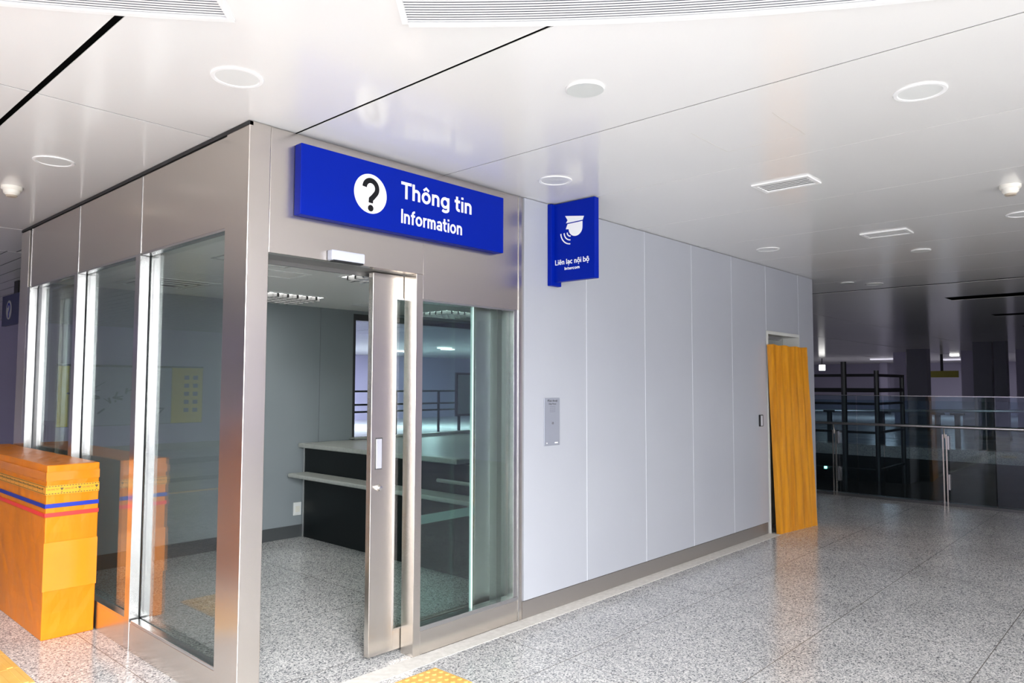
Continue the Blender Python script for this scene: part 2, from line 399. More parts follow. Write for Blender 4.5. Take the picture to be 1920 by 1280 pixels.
struct('trim_10', MB().box(-8.54, -10.54, H, -8.5, -2.86, H+.4).box(-1.1, -10.54, H, -1.06, -2.86, H+.4).box(-8.5, -10.54, H, -1.1, -10.5, H+.4).box(-8.5, -2.9, H, -1.1, -2.86, H+.4), WHITE)

# enamel panel wall beside the booth, with doorway
wl = MB()
xs = [2.055, 2.78, 3.61, 4.42, 5.24, 6.065]
for a, b in zip(xs, xs[1:]): wl.box(a+.003, -.012, .125, b-.003, .012, H-.004)
wl.box(6.068, -.012, 2.20, 6.982, .012, H-.004).box(6.988, -.012, 0, 7.43, .012, H-.004)
wl.box(7.43, -.012, 0, 7.45, 3.95, H-.004)
struct('wall_panels', wl, WALLP, bevel=.002)
bk = MB().box(2.055, .012, .0, 6.06, .05, H-.002).box(6.06, .012, 2.2, 7.0, .05, H-.002).box(7.0, .012, 0, 7.43, .05, H-.002)
bk.box(2.055, .05, 2.6, 7.43, 3.95, H-.002)
struct('wall_core', bk, mat('joint_white', (.88, .89, .92), .5))
struct('baseboard_front', MB().box(2.055, -.004, 0, 6.06, .012, .118), BASE)
d = MB().box(6.07, -.02, 0, 6.10, .2, 2.2).box(6.96, -.02, 0, 6.988, .2, 2.2).box(6.10, -.02, 2.165, 6.96, .2, 2.2)
dr = struct('door_1', d, mat('door_frame_paint', (.62, .63, .60), .4), bevel=.002)
MB().box(6.10, .17, 0, 6.96, .2, 2.165).build('door_leaf', mat('door_leaf_paint', (.33, .35, .33), .5), dr)
MB().box(6.3, .10, 2.13, 6.75, .17, 2.165).build('door_closer', TRIM, dr, bevel=.004)

# booth interior shell
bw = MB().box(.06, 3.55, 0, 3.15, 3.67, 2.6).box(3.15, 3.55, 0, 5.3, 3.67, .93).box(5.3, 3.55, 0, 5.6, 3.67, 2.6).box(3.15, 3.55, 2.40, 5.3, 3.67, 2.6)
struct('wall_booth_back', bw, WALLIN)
struct('trim_3', MB().box(1.0, 3.547, 0, 1.004, 3.55, 2.43).box(2.716, 3.546, .96, 2.722, 3.55, 2.43).box(2.3, 3.547, 2.425, 2.32, 3.55, 2.43), mat('joint_grey', (.22, .24, .26), .6))
struct('baseboard_booth', MB().box(.14, 3.535, 0, 2.53, 3.55, .125), mat('baseboard_dark', (.07, .075, .08), .4))
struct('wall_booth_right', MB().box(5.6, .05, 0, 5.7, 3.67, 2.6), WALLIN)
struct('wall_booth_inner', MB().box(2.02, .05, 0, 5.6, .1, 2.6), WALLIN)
wn = MB().box(3.15, 3.56, .93, 3.19, 3.64, 2.40).box(5.26, 3.56, .93, 5.3, 3.64, 2.40).box(3.19, 3.56, 2.33, 5.26, 3.64, 2.40).box(3.19, 3.56, .93, 5.26, 3.64, .975)
w1 = struct('window_1', wn, DARKMETAL)
MB().box(3.19, 3.60, .975, 5.26, 3.608, 2.33).build('window_pane', GLASST, w1)
MB().box(3.12, 3.44, .985, 5.28, 3.56, 1.005).build('window_sill', SHELF, w1, bevel=.004)
struct('ceiling_booth', MB().box(.125, .15, 2.435, 5.6, 3.55, 2.47), CEILIN)

# ------------------------------------------------------------------ the booth
booth = thing('information_booth', 'stainless steel and glass information booth with an open sliding door', 'booth', (1.0, 1.9, 0))
P = lambda mb, n, m, **k: mb.build(n, m, booth, **k)
P(MB().box(0, 0, 0, .118, .238, H-.002), 'corner_post', STEEL, bevel=.003)
# front
P(MB().box(.1195, 0.002, 2.268, 1.145, .05, H-.004).box(1.145, .002, 2.118, 2.008, .05, H-.004), 'fascia_panel', STEEL, bevel=.0015)
P(MB().box(.119, .05, 2.268, 1.09, .21, 2.30).box(.119, .20, 2.245, 1.09, .22, 2.44).box(.119, .05, 2.30, 1.99, .07, 2.6), 'door_header', mat('header_underside', (.30, .295, .285), .35, .7))
P(MB().box(1.09, 0, 0, 1.145, .112, 2.267), 'door_post', STEEL, bevel=.002)
P(MB().box(1.146, .002, 0, 2.008, .03, .138).box(1.146, .03, 0, 1.97, .05, .12), 'plinth', STEEL, bevel=.0015)
P(MB().box(1.146, .0, .138, 2.008, .075, .165), 'sill', STEEL_BRIGHT, bevel=.002)
P(MB().box(1.146, .004, 2.106, 1.97, .03, 2.118), 'sill', STEEL_BRIGHT)
P(MB().box(1.968, .004, .165, 2.008, .12, 2.118), 'jamb', STEEL_BRIGHT, bevel=.002)
P(MB().box(2.009, -.004, 0, 2.018, .05, H-.004), 'trim_strip', STEEL_BRIGHT)
P(MB().box(2.018, .001, 0, 2.0545, .05, H-.004), 'trim_strip', STEEL)
P(MB().box(1.146, .040, .165, 1.968, .050, 2.106), 'glass_pane', GLASST)
P(MB().box(1.60, .036, .165, 1.612, .054, 2.106), 'glass_joint', GEDGE)
P(MB().box(1.97, .12, 0, 2.0, .30, 2.43).box(1.86, .165, 0, 1.97, .18, 2.43), 'inner_lining', BASE)
# sliding door leaf, parked behind the post
DO = .118
leaf = MB().box(.858, DO, .03, 1.035, DO+.042, 2.262).box(1.71, DO, .03, 1.855, DO+.042, 2.262).box(1.035, DO, .03, 1.71, DO+.042, .155).box(1.035, DO, 2.115, 1.71, DO+.042, 2.262)
dl = P(leaf, 'sliding_door', STEEL, bevel=.002)
dl['label'] = 'steel framed glass sliding door leaf, half open'
MB().box(1.035, DO+.016, .155, 1.71, DO+.026, 2.115).build('glass_pane', GLASST, dl)
MB().box(1.025, DO-.004, .145, 1.035, DO, 2.125).box(1.035, DO-.004, .145, 1.09, DO, .155).box(1.035, DO-.004, 2.115, 1.09, DO, 2.125).build('glazing_bead', STEEL_BRIGHT, dl)
MB().box(.888, DO-.004, 1.10, .937, DO, 1.285).build('pull_handle', DARKMETAL, dl)
MB().box(.892, DO-.007, 1.106, .933, DO-.003, 1.279).build('handle_plate', mat('handle_silver', (.78, .80, .88), .25, .6), dl, bevel=.002)
MB().lathe([(.020, .0), (.020, -.006), (.013, -.012), (.013, -.03), (0.0001, -.032)], (.912, DO, .994), 'y', 24).build('lock_cylinder', STEEL_BRIGHT, dl, smooth=False)
MB().box(1.2, DO+.045, .725, 1.74, DO+.055, .78).box(1.70, DO+.044, .72, 1.745, DO+.06, .785).build('grey_band', mat('band_grey', (.16, .17, .165), .4), dl)  # thin grey band with a square end block behind the leaf's glass
# left face
P(MB().box(-.003, -.0, H-.024, .02, 3.96, H-.004), 'shadow_gap', BLACK)
for i, (ya, yb) in enumerate(((.2395, 1.337), (1.352, 2.482), (2.497, 3.655))):
    P(MB().box(.003, ya, 2.405, .05, yb, H-.03), 'fascia_panel', STEEL, bevel=.0015)
    P(MB().box(.003, ya, 0, .03, yb, .165), 'plinth', STEEL, bevel=.0015)
    P(MB().box(.003, ya, .165, .055, yb-.02, .182), 'sill', STEEL_BRIGHT, bevel=.002)
    P(MB().box(.003, ya, 2.392, .055, yb-.02, 2.405), 'sill', STEEL_BRIGHT)
    P(MB().box(.060, ya, .165, .070, yb-.015, 2.40), 'glass_pane', GLASS)
for y0 in (1.337, 2.482, 3.655):
    P(MB().box(0, y0, 0, .055, y0+.075, 2.405).box(.0, y0, 2.405, .02, y0+.015, H-.03), 'mullion', STEEL_BRIGHT, bevel=.0015)
    P(MB().box(.055, y0+.01, 0, .062, y0+.065, 2.40), 'gasket', BLACK)
    P(MB().box(.072, y0, 0, .128, y0+.075, 2.43), 'inner_mullion', STEEL_BRIGHT, bevel=.0015)
P(MB().box(.0, 3.731, 0, .13, 3.96, H-.03), 'end_post', STEEL, bevel=.002)
ld = P(MB().box(.135, 3.33, .05, .165, 3.60, 2.38).box(.135, 2.6, .05, .165, 2.7, 2.38).box(.135, 2.7, .05, .165, 3.33, .15).box(.135, 2.7, 2.28, .165, 3.33, 2.38), 'side_door', STEEL)
ld['label'] = 'narrow steel door frame behind the third side pane'
MB().box(.105, 3.44, 1.10, .135, 3.47, 1.29).box(.105, 3.53, 1.10, .135, 3.56, 1.29).box(.10, 3.44, 1.26, .135, 3.56, 1.29).box(.10, 3.44, 1.10, .135, 3.56, 1.115).build('pull_handle', DARKMETAL, ld, bevel=.003)
MB().box(.146, 2.7, .15, .154, 3.33, 2.28).build('glass_pane', GLASS, ld)

# ------------------------------------------------------------------ signs
to_front = lambda y: (lambda u, v, dd: (u, y-dd, v))
to_flag = lambda x: (lambda u, v, dd: (x-dd, -u, v))
s = thing('information_sign', 'long blue sign with white question mark disc reading Thông tin Information over the door', 'sign', (1.02, 0, 2.665))
MB().box(.255, -.062, 2.478, 1.79, .0, 2.853).build('sign_board', BLUE, s, bevel=.004)
MB().lathe([(.1115, 0), (.1115, -.002)], (.697, -.0622, 2.668), 'y', 64).build('white_disc', SIGNW, s)
F = to_front(-.0645)
q = MB()
cx, cz, rr = .697, 2.70, .043
path = [(cx+rr*math.cos(a), cz+rr*math.sin(a)) for a in [math.radians(178-k*(178+38)/22) for k in range(23)]]
path += [(cx+.016, cz-.048), (cx+.0015, cz-.062), (cx, cz-.084)]
q.ribbon(path, .029, F, .002)
q.lathe([(.0185, 0), (.0185, -.002)], (cx, -.0645, 2.586), 'y', 28)
q.build('question_mark', SIGNK, s)
F2 = to_front(-.0622)
sign_text('lettering', 'Thông tin', SIGNW, s, .915, 1.492, 2.686, .098, F2)
sign_text('lettering', 'Information', SIGNW, s, .915, 1.408, 2.540, .083, F2, w=.145)

s = thing('intercom_sign', 'blue flag sign with officer head pictogram reading Liên lạc nội bộ Intercom', 'sign', (2.37, -.012, 2.6))
MB().box(2.345, -.41, 2.342, 2.395, -.03, 2.912).build('sign_board', BLUE, s, bevel=.004)
MB().box(2.31, -.05, 2.315, 2.425, -.012, 2.912).build('wall_bracket', BLUE, s, bevel=.004)
G = to_flag(2.345)
pm = MB()
pm.prism([G(u, v, 0) for u, v in ((.150, 2.812), (.318, 2.788), (.306, 2.762), (.158, 2.758), (.172, 2.778))], (-.002, 0, 0))
fc = [(.172, 2.750), (.304, 2.754)]
fc += [(.243+.061*math.cos(a), 2.712+.056*math.sin(a)) for a in [math.radians(-k*10) for k in range(0, 19)]]
fc += [(.156, 2.715)]
pm.prism([G(u, v, 0) for u, v in fc], (-.002, 0, 0))
for rad in (.032, .060, .090):
    pm.ribbon([(.200+rad*math.cos(a), 2.690+rad*.95*math.sin(a)) for a in [math.radians(182+k*8.5) for k in range(11)]], .0085, G, .002)
pm.build('pictogram', SIGNW, s)
sign_text('lettering', 'Liên lạc nội bộ', SIGNW, s, .056, .362, 2.463, .037, G, w=.15)
sign_text('lettering', 'Intercom', SIGNW, s, .143, .279, 2.421, .021, G, w=.16)

s = thing('hanging_sign', 'blue hanging sign with a question mark, toned down for the dim hall at the far left', 'sign', (.87, 7.7, 2.36))
MB().box(.85, 6.6, 2.36, .90, 8.30, 2.76).build('sign_board', mat('sign_blue_dimmed', (.004, .008, .08), .4), s, bevel=.004)  # sign blue darkened, the dimness of the hall is put into the colour
MB().box(.855, 7.60, 2.76, .895, 7.78, H-.0).build('hanger', BLACK, s)
G2 = lambda u, v, dd: (.85-dd, u, v)
MB().lathe([(.125, 0), (.125, -.002)], (.85, 7.96, 2.56), 'x', 40).build('white_disc', mat('sign_grey', (.45, .45, .45), .5), s)
q = MB(); cx, cz, rr = 7.96, 2.59, .05
q.stroke([(cx-rr*math.cos(a), cz+rr*math.sin(a)) for a in [math.radians(178-k*(178+38)/16) for k in range(17)]]+[(cx-.002, cz-.07), (cx, cz-.1)], .03, lambda u, v, dd: (.847-dd, u, v), .002)
q.lathe([(.02, 0), (.02, -.002)], (.847, cx, 2.475), 'x', 20)
q.build('question_mark', BLUE, s)

# door sensor
s = thing('door_sensor', 'small white motion sensor on the steel header over the open doorway', 'sensor', (.57, 0, 2.3))
MB().box(.462, -.048, 2.268, .678, .002, 2.325).build('housing', mat('sensor_white', (.52, .54, .62), .35), s, bevel=.008, seg=3)
MB().box(.472, -.046, 2.262, .668, -.012, 2.270).build('lens_strip', BLACK, s)

# intercom panel
s = thing('wall_intercom', 'tall silver intercom plate set in the first pale wall panel', 'intercom', (2.356, -.012, 1.335))
MB().box(2.268, -.018, 1.163, 2.444, -.0121, 1.505).build('faceplate', mat('plate_silver', (.34, .36, .42), .35, .3), s, bevel=.005, seg=3)
MB().lathe([(.009, 0), (.009, -.004), (.006, -.006)], (2.362, -.018, 1.323), 'y', 20).build('call_button', mat('button_dark', (.15, .15, .17), .4), s)
g = MB()
for a in range(5):
    for b in range(4): g.lathe([(.0022, 0), (.0022, -.0006)], (2.335+a*.013, -.018, 1.405+b*.013), 'y', 8)
g.build('speaker_holes', DARKMETAL, s)
lettering('lettering', 'Đàm thoại', DARKMETAL, s, 2.305, 2.415, 1.478, .014, to_front(-.018), depth=.0006, bold=.02)
lettering('lettering', 'Help Phone', DARKMETAL, s, 2.318, 2.402, 1.457, .011, to_front(-.018), depth=.0006, bold=.01)
MB().box(2.292, -.0188, 1.178, 2.302, -.018, 1.186).build('screw', SIGNW, s)
MB().box(2.385, -.0188, 1.178, 2.42, -.018, 1.186).build('nameplate', SIGNW, s)

s = thing('card_reader', 'small black and silver card reader beside the boarded doorway', 'card reader', (5.87, -.012, 1.22))
MB().box(5.835, -.035, 1.16, 5.905, -.012, 1.285).build('housing', BLACK, s, bevel=.004)
MB().box(5.838, -.038, 1.168, 5.88, -.035, 1.277).build('face', SILVER, s, bevel=.001)

# ------------------------------------------------------------------ orange wrapped box and leaning board
s = thing('wrapped_box', 'tall box wrapped in orange film with blue and red tape standing against the glass', 'box', (-.16, 3.0, 0))
def wrapped_body():
    mb = MB(); bm = mb.bm; random.seed(3)
    nx, ny, nz = 6, 24, 14; x0, x1, y0, y1, h = -.307, -.006, 1.9, 4.05, 1.083
    def pt(i, j, k):
        x = x0+(x1-x0)*i/nx; y = y0+(y1-y0)*j/ny; z = h*k/nz
        return (x, y, z)
    vs = {}
    def V(i, j, k):
        if (i, j, k) not in vs:
            x, y, z = pt(i, j, k); e = (i in (0, nx))+(j in (0, ny))+(k in (0, nz)); a = .0025 if e == 1 else .001
            if k == 0: a = 0
            if i == nx: x += -.0+.004*(z/h)
            vs[(i, j, k)] = bm.verts.new((x+random.uniform(-a, a*.3 if i == nx else a), y+random.uniform(-a, a), z+random.uniform(-a, a)))
        return vs[(i, j, k)]
    def quad(*q): bm.faces.new([V(*p) for p in q])
    for j in range(ny):
        for k in range(nz):
            quad((0, j, k), (0, j, k+1), (0, j+1, k+1), (0, j+1, k)); quad((nx, j, k), (nx, j+1, k), (nx, j+1, k+1), (nx, j, k+1))
    for i in range(nx):
        for k in range(nz):
            quad((i, 0, k), (i+1, 0, k), (i+1, 0, k+1), (i, 0, k+1)); quad((i, ny, k), (i, ny, k+1), (i+1, ny, k+1), (i+1, ny, k))
    for i in range(nx):
        for j in range(ny):
            quad((i, j, 0), (i, j+1, 0), (i+1, j+1, 0), (i+1, j, 0)); quad((i, j, nz), (i+1, j, nz), (i+1, j+1, nz), (i, j+1, nz))
    return mb
wrapped_body().build('wrapped_body', WRAP, s, bevel=.006, seg=3, smooth=False)
def band(z0, z1, t=.005):
    return MB().box(-.307-t, 1.9-t, z0, -.0035, 1.9-t+.001, z1).box(-.307-t, 1.9-t, z0, -.307-t+.001, 4.05, z1)
FILM = mat('film_overlap', (.95, .55, .08), .22)
vary(FILM, (.68, .195, .008), (.74, .22, .009), nscale=4)
FILM2 = mat('film_overlap_light', (.97, .60, .11), .25); vary(FILM2, (.76, .225, .01), (.80, .25, .014), nscale=3)
band(.985, 1.04, .0052).build('film_overlap', FILM, s)
MB().box(-.3115, 1.8945, .30, -.0035, 1.8955, .60).build('film_overlap', FILM2, s)
band(.816, .842, .007).build('blue_tape', BLUE2, s)
band(.760, .785, .007).build('red_tape', RED, s)
band(.898, .956, .0062).build('warning_tape', mat('tape_clear_yellow', (.80, .33, .02), .3), s)
ds = MB(); INK = mat('tape_ink', (.10, .07, .02), .5)
yf = 1.9-.0062-.0012; xl = -.307-.0062-.0012
for zz in (.902, .948):
    k = 0
    while k*.0165 < .30: ds.box(-.312+k*.0165, yf, zz, -.312+k*.0165+.0095, yf+.0008, zz+.005); k += 1
    k = 0
    while k*.0165 < 2.1: ds.box(xl, 1.905+k*.0165, zz, xl+.0008, 1.905+k*.0165+.0095, zz+.005); k += 1
ds.build('tape_border', INK, s)
gb = MB()
def goblet(c, fr):
    gb.prism([fr(c+a, .928+b, 0) for a, b in ((-.010, .011), (.010, .011), (.007, .002), (.0015, -.004), (-.0015, -.004), (-.007, .002))], Vector(fr(0, 0, .0008))-Vector(fr(0, 0, 0)))
    gb.prism([fr(c+a, .928+b, 0) for a, b in ((-.006, -.016), (.006, -.016), (.0015, -.011), (-.0015, -.011))], Vector(fr(0, 0, .0008))-Vector(fr(0, 0, 0)))
ff = lambda u, v, dd: (u, yf+.0008-dd, v); fl = lambda u, v, dd: (xl+.0008-dd, u, v)
for c in (-.222, -.120, -.020): goblet(c, ff)
for k in range(20): goblet(1.95+k*.105, fl)
gb.build('goblet_marks', INK, s)
for u, t in ((-.305, 'XIN NHẸ TAY'), (-.205, 'HÀNG DỄ VỠ'), (-.105, 'XIN NHẸ TAY')):
    lettering('lettering', t, INK, s, u, u+.068, .926, .010, ff, depth=.0006, bold=.0)
fl2 = lambda u, v, dd: (xl+.0008-dd, 6.0-u, v)
for k in range(12): lettering('lettering', 'HÀNG DỄ VỠ' if k % 2 else 'XIN NHẸ TAY', INK, s, 6.0-(1.965+k*.105)-.075, 6.0-(1.965+k*.105), .926, .010, fl2, depth=.0006)

s = thing('wrapped_box', 'second orange wrapped box outside the left edge, mirrored in the steel corner post', 'box', (-1.75, 2.0, 0))
MB().box(-2.05, 1.3, 0, -1.45, 2.7, 1.26).build('wrapped_body', WRAP, s, bevel=.006)

s = thing('leaning_board', 'orange wrapped timber board leaning in front of the far doorway', 'board', (6.5, -.15, 0))
def board():
    mb = MB(); bm = mb.bm; random.seed(9)
    A = Vector((6.10, -.115, 0)); B = Vector((6.90, -.215, 0)); Cc = Vector((6.03, -.075, 2.045)); D = Vector((6.845, -.155, 2.035))
    n = (B-A).cross(Cc-A).normalized();  n = n if n.y < 0 else -n
    nx, nz, th = 16, 34, .045; g = [[], []]
    for s_ in (0, 1):
        for i in range(nx+1):
            col = []
            for k in range(nz+1):
                p = (A.lerp(B, i/nx)).lerp(Cc.lerp(D, i/nx), k/nz)
                if s_ == 0: p = p + n*(.0045*math.sin(i*2.1+.4*math.sin(k*.5))+random.uniform(-.0015, .0015))
                else: p = p - n*th
                if k == nz: p.z += .006*math.sin(i*1.3)
                col.append(bm.verts.new(p))
            g[s_].append(col)
    for i in range(nx):
        for k in range(nz):
            bm.faces.new((g[0][i][k], g[0][i+1][k], g[0][i+1][k+1], g[0][i][k+1])); bm.faces.new((g[1][i][k], g[1][i][k+1], g[1][i+1][k+1], g[1][i+1][k]))
    for k in range(nz):
        bm.faces.new((g[0][0][k], g[0][0][k+1], g[1][0][k+1], g[1][0][k])); bm.faces.new((g[0][nx][k], g[1][nx][k], g[1][nx][k+1], g[0][nx][k+1]))
    for i in range(nx):
        bm.faces.new((g[0][i][0], g[1][i][0], g[1][i+1][0], g[0][i+1][0])); bm.faces.new((g[0][i][nz], g[0][i+1][nz], g[1][i+1][nz], g[1][i][nz]))
    return mb
board().build('board', PLY, s, smooth=False)

# ------------------------------------------------------------------ booth interior furniture
s = thing('service_counter', 'dark green-black service counter with pale tops inside the booth', 'counter', (2.6, 2.0, 0))
MB().box(2.53, .75, .0, 2.58, 3.535, .93).box(2.58, 1.12, .0, 5.55, 1.16, .93).box(2.58, .75, 0, 3.4, .79, .64).build('front_panel', COUNTER, s)
MB().box(2.524, 3.51, 0, 2.53, 3.53, .93).build('edge_trim', TRIM, s)
MB().box(2.46, 1.1, .932, 5.55, 3.535, .978).build('raised_top', SHELF, s, bevel=.012, seg=3)
MB().box(2.30, .72, .642, 2.53, 3.46, .682).build('ledge', SHELF, s, bevel=.014, seg=4)
MB().tube([(2.47, .86, .785), (2.47, 1.34, .785)], .016, 14).build('rail', SHELF, s, smooth=True)
MB().box(2.64, .78, .642, 3.4, 1.12, .682).build('low_top', SHELF, s)
s = thing('wall_socket', 'white socket plate low on the booth back wall beside the counter', 'socket', (2.46, 3.55, .28))
MB().box(2.425, 3.535, .225, 2.515, 3.55, .36).build('plate', WHITE, s, bevel=.003)
MB().box(2.445, 3.532, .26, 2.495, 3.536, .32).build('socket_face', CREAM, s)

troff0 = None
def troffer(x0, y0):
    t = thing('louver_light', 'square louvred ceiling light nearest the booth back wall', 'ceiling light', (x0+.3, y0+.3, 2.435), 'louvred lights in the booth ceiling')
    f = MB()
    for a in ((0, 0, .6, .018), (0, .582, .6, .6), (0, .018, .018, .582), (.582, .018, .6, .582)): f.box(x0+a[0], y0+a[1], 2.425, x0+a[2], y0+a[3], 2.435)
    f.build('frame', WHITE, t)
    l = MB()
    for k in range(1, 6):
        l.box(x0+.6*k/6-.011, y0+.018, 2.395, x0+.6*k/6+.011, y0+.582, 2.434)
        l.box(x0+.018, y0+.6*k/6-.011, 2.395, x0+.582, y0+.6*k/6+.011, 2.434)
    l.build('louvre', mat('louvre_grey', (.10, .10, .10), .3), t)
    MB().box(x0+.018, y0+.018, 2.4335, x0+.582, y0+.582, 2.4345).build('reflector', mat('reflector_lit', (.9, .9, .88), .3, emit=(1, .99, .95), estr=14), t)
    return t
t = troffer(1.6, 2.65)
dup(t, (1.48+.3, .8+.3, 2.435), 'square louvred ceiling light just inside the open doorway')
dup(t, (3.75+.3, 2.65+.3, 2.435), 'square louvred ceiling light seen through the right glass pane')
s = thing('ceiling_diffuser', 'square air conditioning diffuser in the booth ceiling seen through the side glass', 'air vent', (.78, 2.85, 2.435))
for k, (a, h_) in enumerate(((.31, 2.430), (.24, 2.424), (.17, 2.418), (.10, 2.412))):
    mb = MB(); b = a-.03; cx, cy = .78, 2.83
    mb.box(cx-a, cy-a, h_, cx+a, cy-b, h_+.006).box(cx-a, cy+b, h_, cx+a, cy+a, h_+.006).box(cx-a, cy-b, h_, cx-b, cy+b, h_+.006).box(cx+b, cy-b, h_, cx+a, cy+b, h_+.006)
    mb.build('frame' if k == 0 else 'cone_ring', WHITE, s)
MB().box(.54, 2.59, 2.4335, 1.02, 3.07, 2.4345).build('dark_core', DARKMETAL, s)
def flat_frame(x0, y0, x1, y1, z, w, h, m, name, parent):
    return MB().box(x0, y0, z, x1, y0+w, z+h).box(x0, y1-w, z, x1, y1, z+h).box(x0, y0+w, z, x0+w, y1-w, z+h).box(x1-w, y0+w, z, x1, y1-w, z+h).build(name, m, parent)
tag(flat_frame(.45, .80, 1.0, 1.35, 2.431, .014, .004, mat('hatch_grey', (.6, .6, .58), .5), 'trim_4', None), kind='structure')
tag(flat_frame(.9, 1.5, 1.31, 1.81, 2.431, .012, .004, WHITE, 'trim_5', None), kind='structure')
s = thing('air_vent', 'narrow slotted air vent at the back of the booth ceiling', 'air vent', (2.95, 2.95, 2.435))
flat_frame(2.75, 2.85, 3.15, 3.05, 2.428, .02, .007, WHITE, 'frame', s)
MB().box(2.77, 2.90, 2.429, 3.13, 2.91, 2.434).box(2.77, 2.94, 2.429, 3.13, 2.95, 2.434).box(2.77, 2.98, 2.429, 3.13, 2.99, 2.434).build('slats', WHITE, s)

# ------------------------------------------------------------------ ceiling fittings
def downlight(x, y, label, r=.11):
    t = thing('recessed_downlight', label, 'downlight', (x, y, H), 'unlit recessed downlights in the hall ceiling')
    MB().lathe([(r*.80, -.001), (r*.84, -.006), (r*.97, -.006), (r, -.0005), (r*.9, .0)], (x, y, H), 'z', 48).build('trim_ring', mat('ring_white', (.95, .95, .94), .35), t, smooth=False)
    MB().lathe([(r*.81, -.0005), (r*.81, -.003), (.0001, -.004)], (x, y, H), 'z', 48).build('diffuser', DIFF, t)
    return t
t = downlight(-.288, -.435, 'large recessed downlight left of the booth corner, near the long black joint')
for x, y, l in ((-.441, 1.516, 'recessed downlight over the left glass side, before the smoke detector'),
                (1.874, -.44, 'recessed downlight just in front of the blue intercom sign'),
                (1.855, -2.57, 'large recessed downlight at the upper right of the near ceiling'),
                (5.13, -.45, 'recessed downlight above the far end of the pale wall'),
                (5.0, -2.52, 'recessed downlight cut by the right edge of the photo'),
                (8.417, -.45, 'dim recessed downlight beyond the end of the pale wall')):
    dup(t, (x, y, H), l)
def speaker(x, y, label, r=.088):
    t = thing('ceiling_speaker', label, 'ceiling speaker', (x, y, H), 'flat round ceiling speakers')
    MB().lathe([(r, -.0005), (r, -.006), (r*.93, -.009)], (x, y, H), 'z', 48).build('rim', WHITE, t)
    MB().lathe([(r*.93, -.0005), (r*.93, -.0095), (.0001, -.010)], (x, y, H), 'z', 48).build('grille', SPK, t)
    return t
t = speaker(.816, -1.475, 'flat grey round ceiling speaker at the top centre above the sign')
dup(t, (6.175, -1.537, H), 'flat round ceiling speaker beside the farther air vent')
dup(t, (8.08, -.221, H), 'small round ceiling speaker at the dark end of the ceiling')
def detector(x, y, label):
    t = thing('smoke_detector', label, 'smoke detector', (x, y, H), 'smoke detectors on the ceiling')
    MB().lathe([(.062, 0), (.062, -.018), (.055, -.026)], (x, y, H), 'z', 40).build('base', CREAM, t)
    MB().lathe([(.050, -.026), (.047, -.045), (.034, -.058), (.030, -.058)], (x, y, H), 'z', 40).build('dome', CREAM, t)
    MB().lathe([(.034, -.056), (.033, -.066), (.028, -.070), (.0001, -.071)], (x, y, H), 'z', 32).build('sensing_chamber', mat('chamber_brown', (.45, .38, .30), .5), t)
    return t
t = detector(3.967, -2.595, 'round cream smoke detector at the right side of the ceiling')
dup(t, (-.451, 2.376, H), 'round cream smoke detector at the far left over the booth side')
def vent(x0, y0, x1, y1, label):
    t = thing('air_vent', label, 'air vent', ((x0+x1)/2, (y0+y1)/2, H), 'slatted air vents in the hall ceiling')
    flat_frame(x0, y0, x1, y1, H-.010, .024, .010, WHITE, 'frame', t)
    MB().box(x0+.024, y0+.024, H-.002, x1-.024, y1-.024, H-.001).build('backing', DARKMETAL, t)
    w = (x1-x0-.048)/5
    for k in range(5): MB().box(x0+.024+w*k+.017, y0+.024, H-.0055, x0+.024+w*(k+1), y1-.024, H-.004).build('slat', WHITE, t)
    return t
t = vent(2.83, -1.70, 3.065, -1.33, 'nearer slatted white air vent in the middle of the right ceiling')
dup(t, (5.08, -1.53, H), 'farther slatted white air vent beside the round speaker')
tag(MB().box(1.66, -1.538, H-.0008, 2.067, -1.533, H).box(1.66, -1.975, H-.0008, 2.08, -1.970, H).box(2.075, -1.975, H-.0008, 2.079, -1.535, H).build('trim_6', mat('hatch_line', (.62, .60, .56), .5)), kind='structure')

# curved slot diffusers
CX, CY, RO = -5.637, -6.545, 7.599
def arcpt(r, a, z): return (CX+r*math.cos(a), CY+r*math.sin(a), z)
def ring(mb, r0, r1, z0, z1, a0, a1, n=40):
    for i in range(n):
        a = a0+(a1-a0)*i/n; b = a0+(a1-a0)*(i+1)/n
        mb.hexa([arcpt(r0, a, z0), arcpt(r1, a, z0), arcpt(r1, b, z0), arcpt(r0, b, z0), arcpt(r0, a, z1), arcpt(r1, a, z1), arcpt(r1, b, z1), arcpt(r0, b, z1)])
    return mb
def ang(x, y): return math.atan2(y-CY, x-CX)
def arc_grille(a0, a1, label, n=40):
    t = thing('curved_air_grille', label, 'air grille', arcpt(RO, (a0+a1)/2, H), 'curved white air grilles in the near ceiling')
    W = .42; fr = .022
    f = MB(); ring(f, RO-fr, RO, H-.012, H, a0, a1, n); ring(f, RO-W, RO-W+fr, H-.012, H, a0, a1, n)
    da = fr/RO
    ring(f, RO-W+fr, RO-fr, H-.012, H, a0, a0+da, 1); ring(f, RO-W+fr, RO-fr, H-.012, H, a1-da, a1, 1)
    f.build('frame', WHITE, t)
    b = MB(); ring(b, RO-W+fr, RO-fr, H-.0012, H-.0004, a0+da, a1-da, n); b.build('backing', mat('grille_shadow', (.16, .17, .22), .6), t)
    r = RO-fr-.010
    while r > RO-W+fr+.004:
        sl = MB(); ring(sl, r-.0095, r, H-.0055, H-.0045, a0+da, a1-da, n); sl.build('slat', WHITE, t); r -= .0172
    return t
arc_grille(ang(-.09, -1.35), ang(.899, -2.694)-.25, 'long curved white air grille across the top of the photo', 50)
arc_grille(ang(-.555, -.93), ang(-.555, -.93)+.22, 'short curved white air grille at the top left corner')
jt = MB()
for x in (2.78, 3.61, 4.42, 5.24): jt.box(x-.002, -.0125, .125, x+.002, -.008, H-.004)
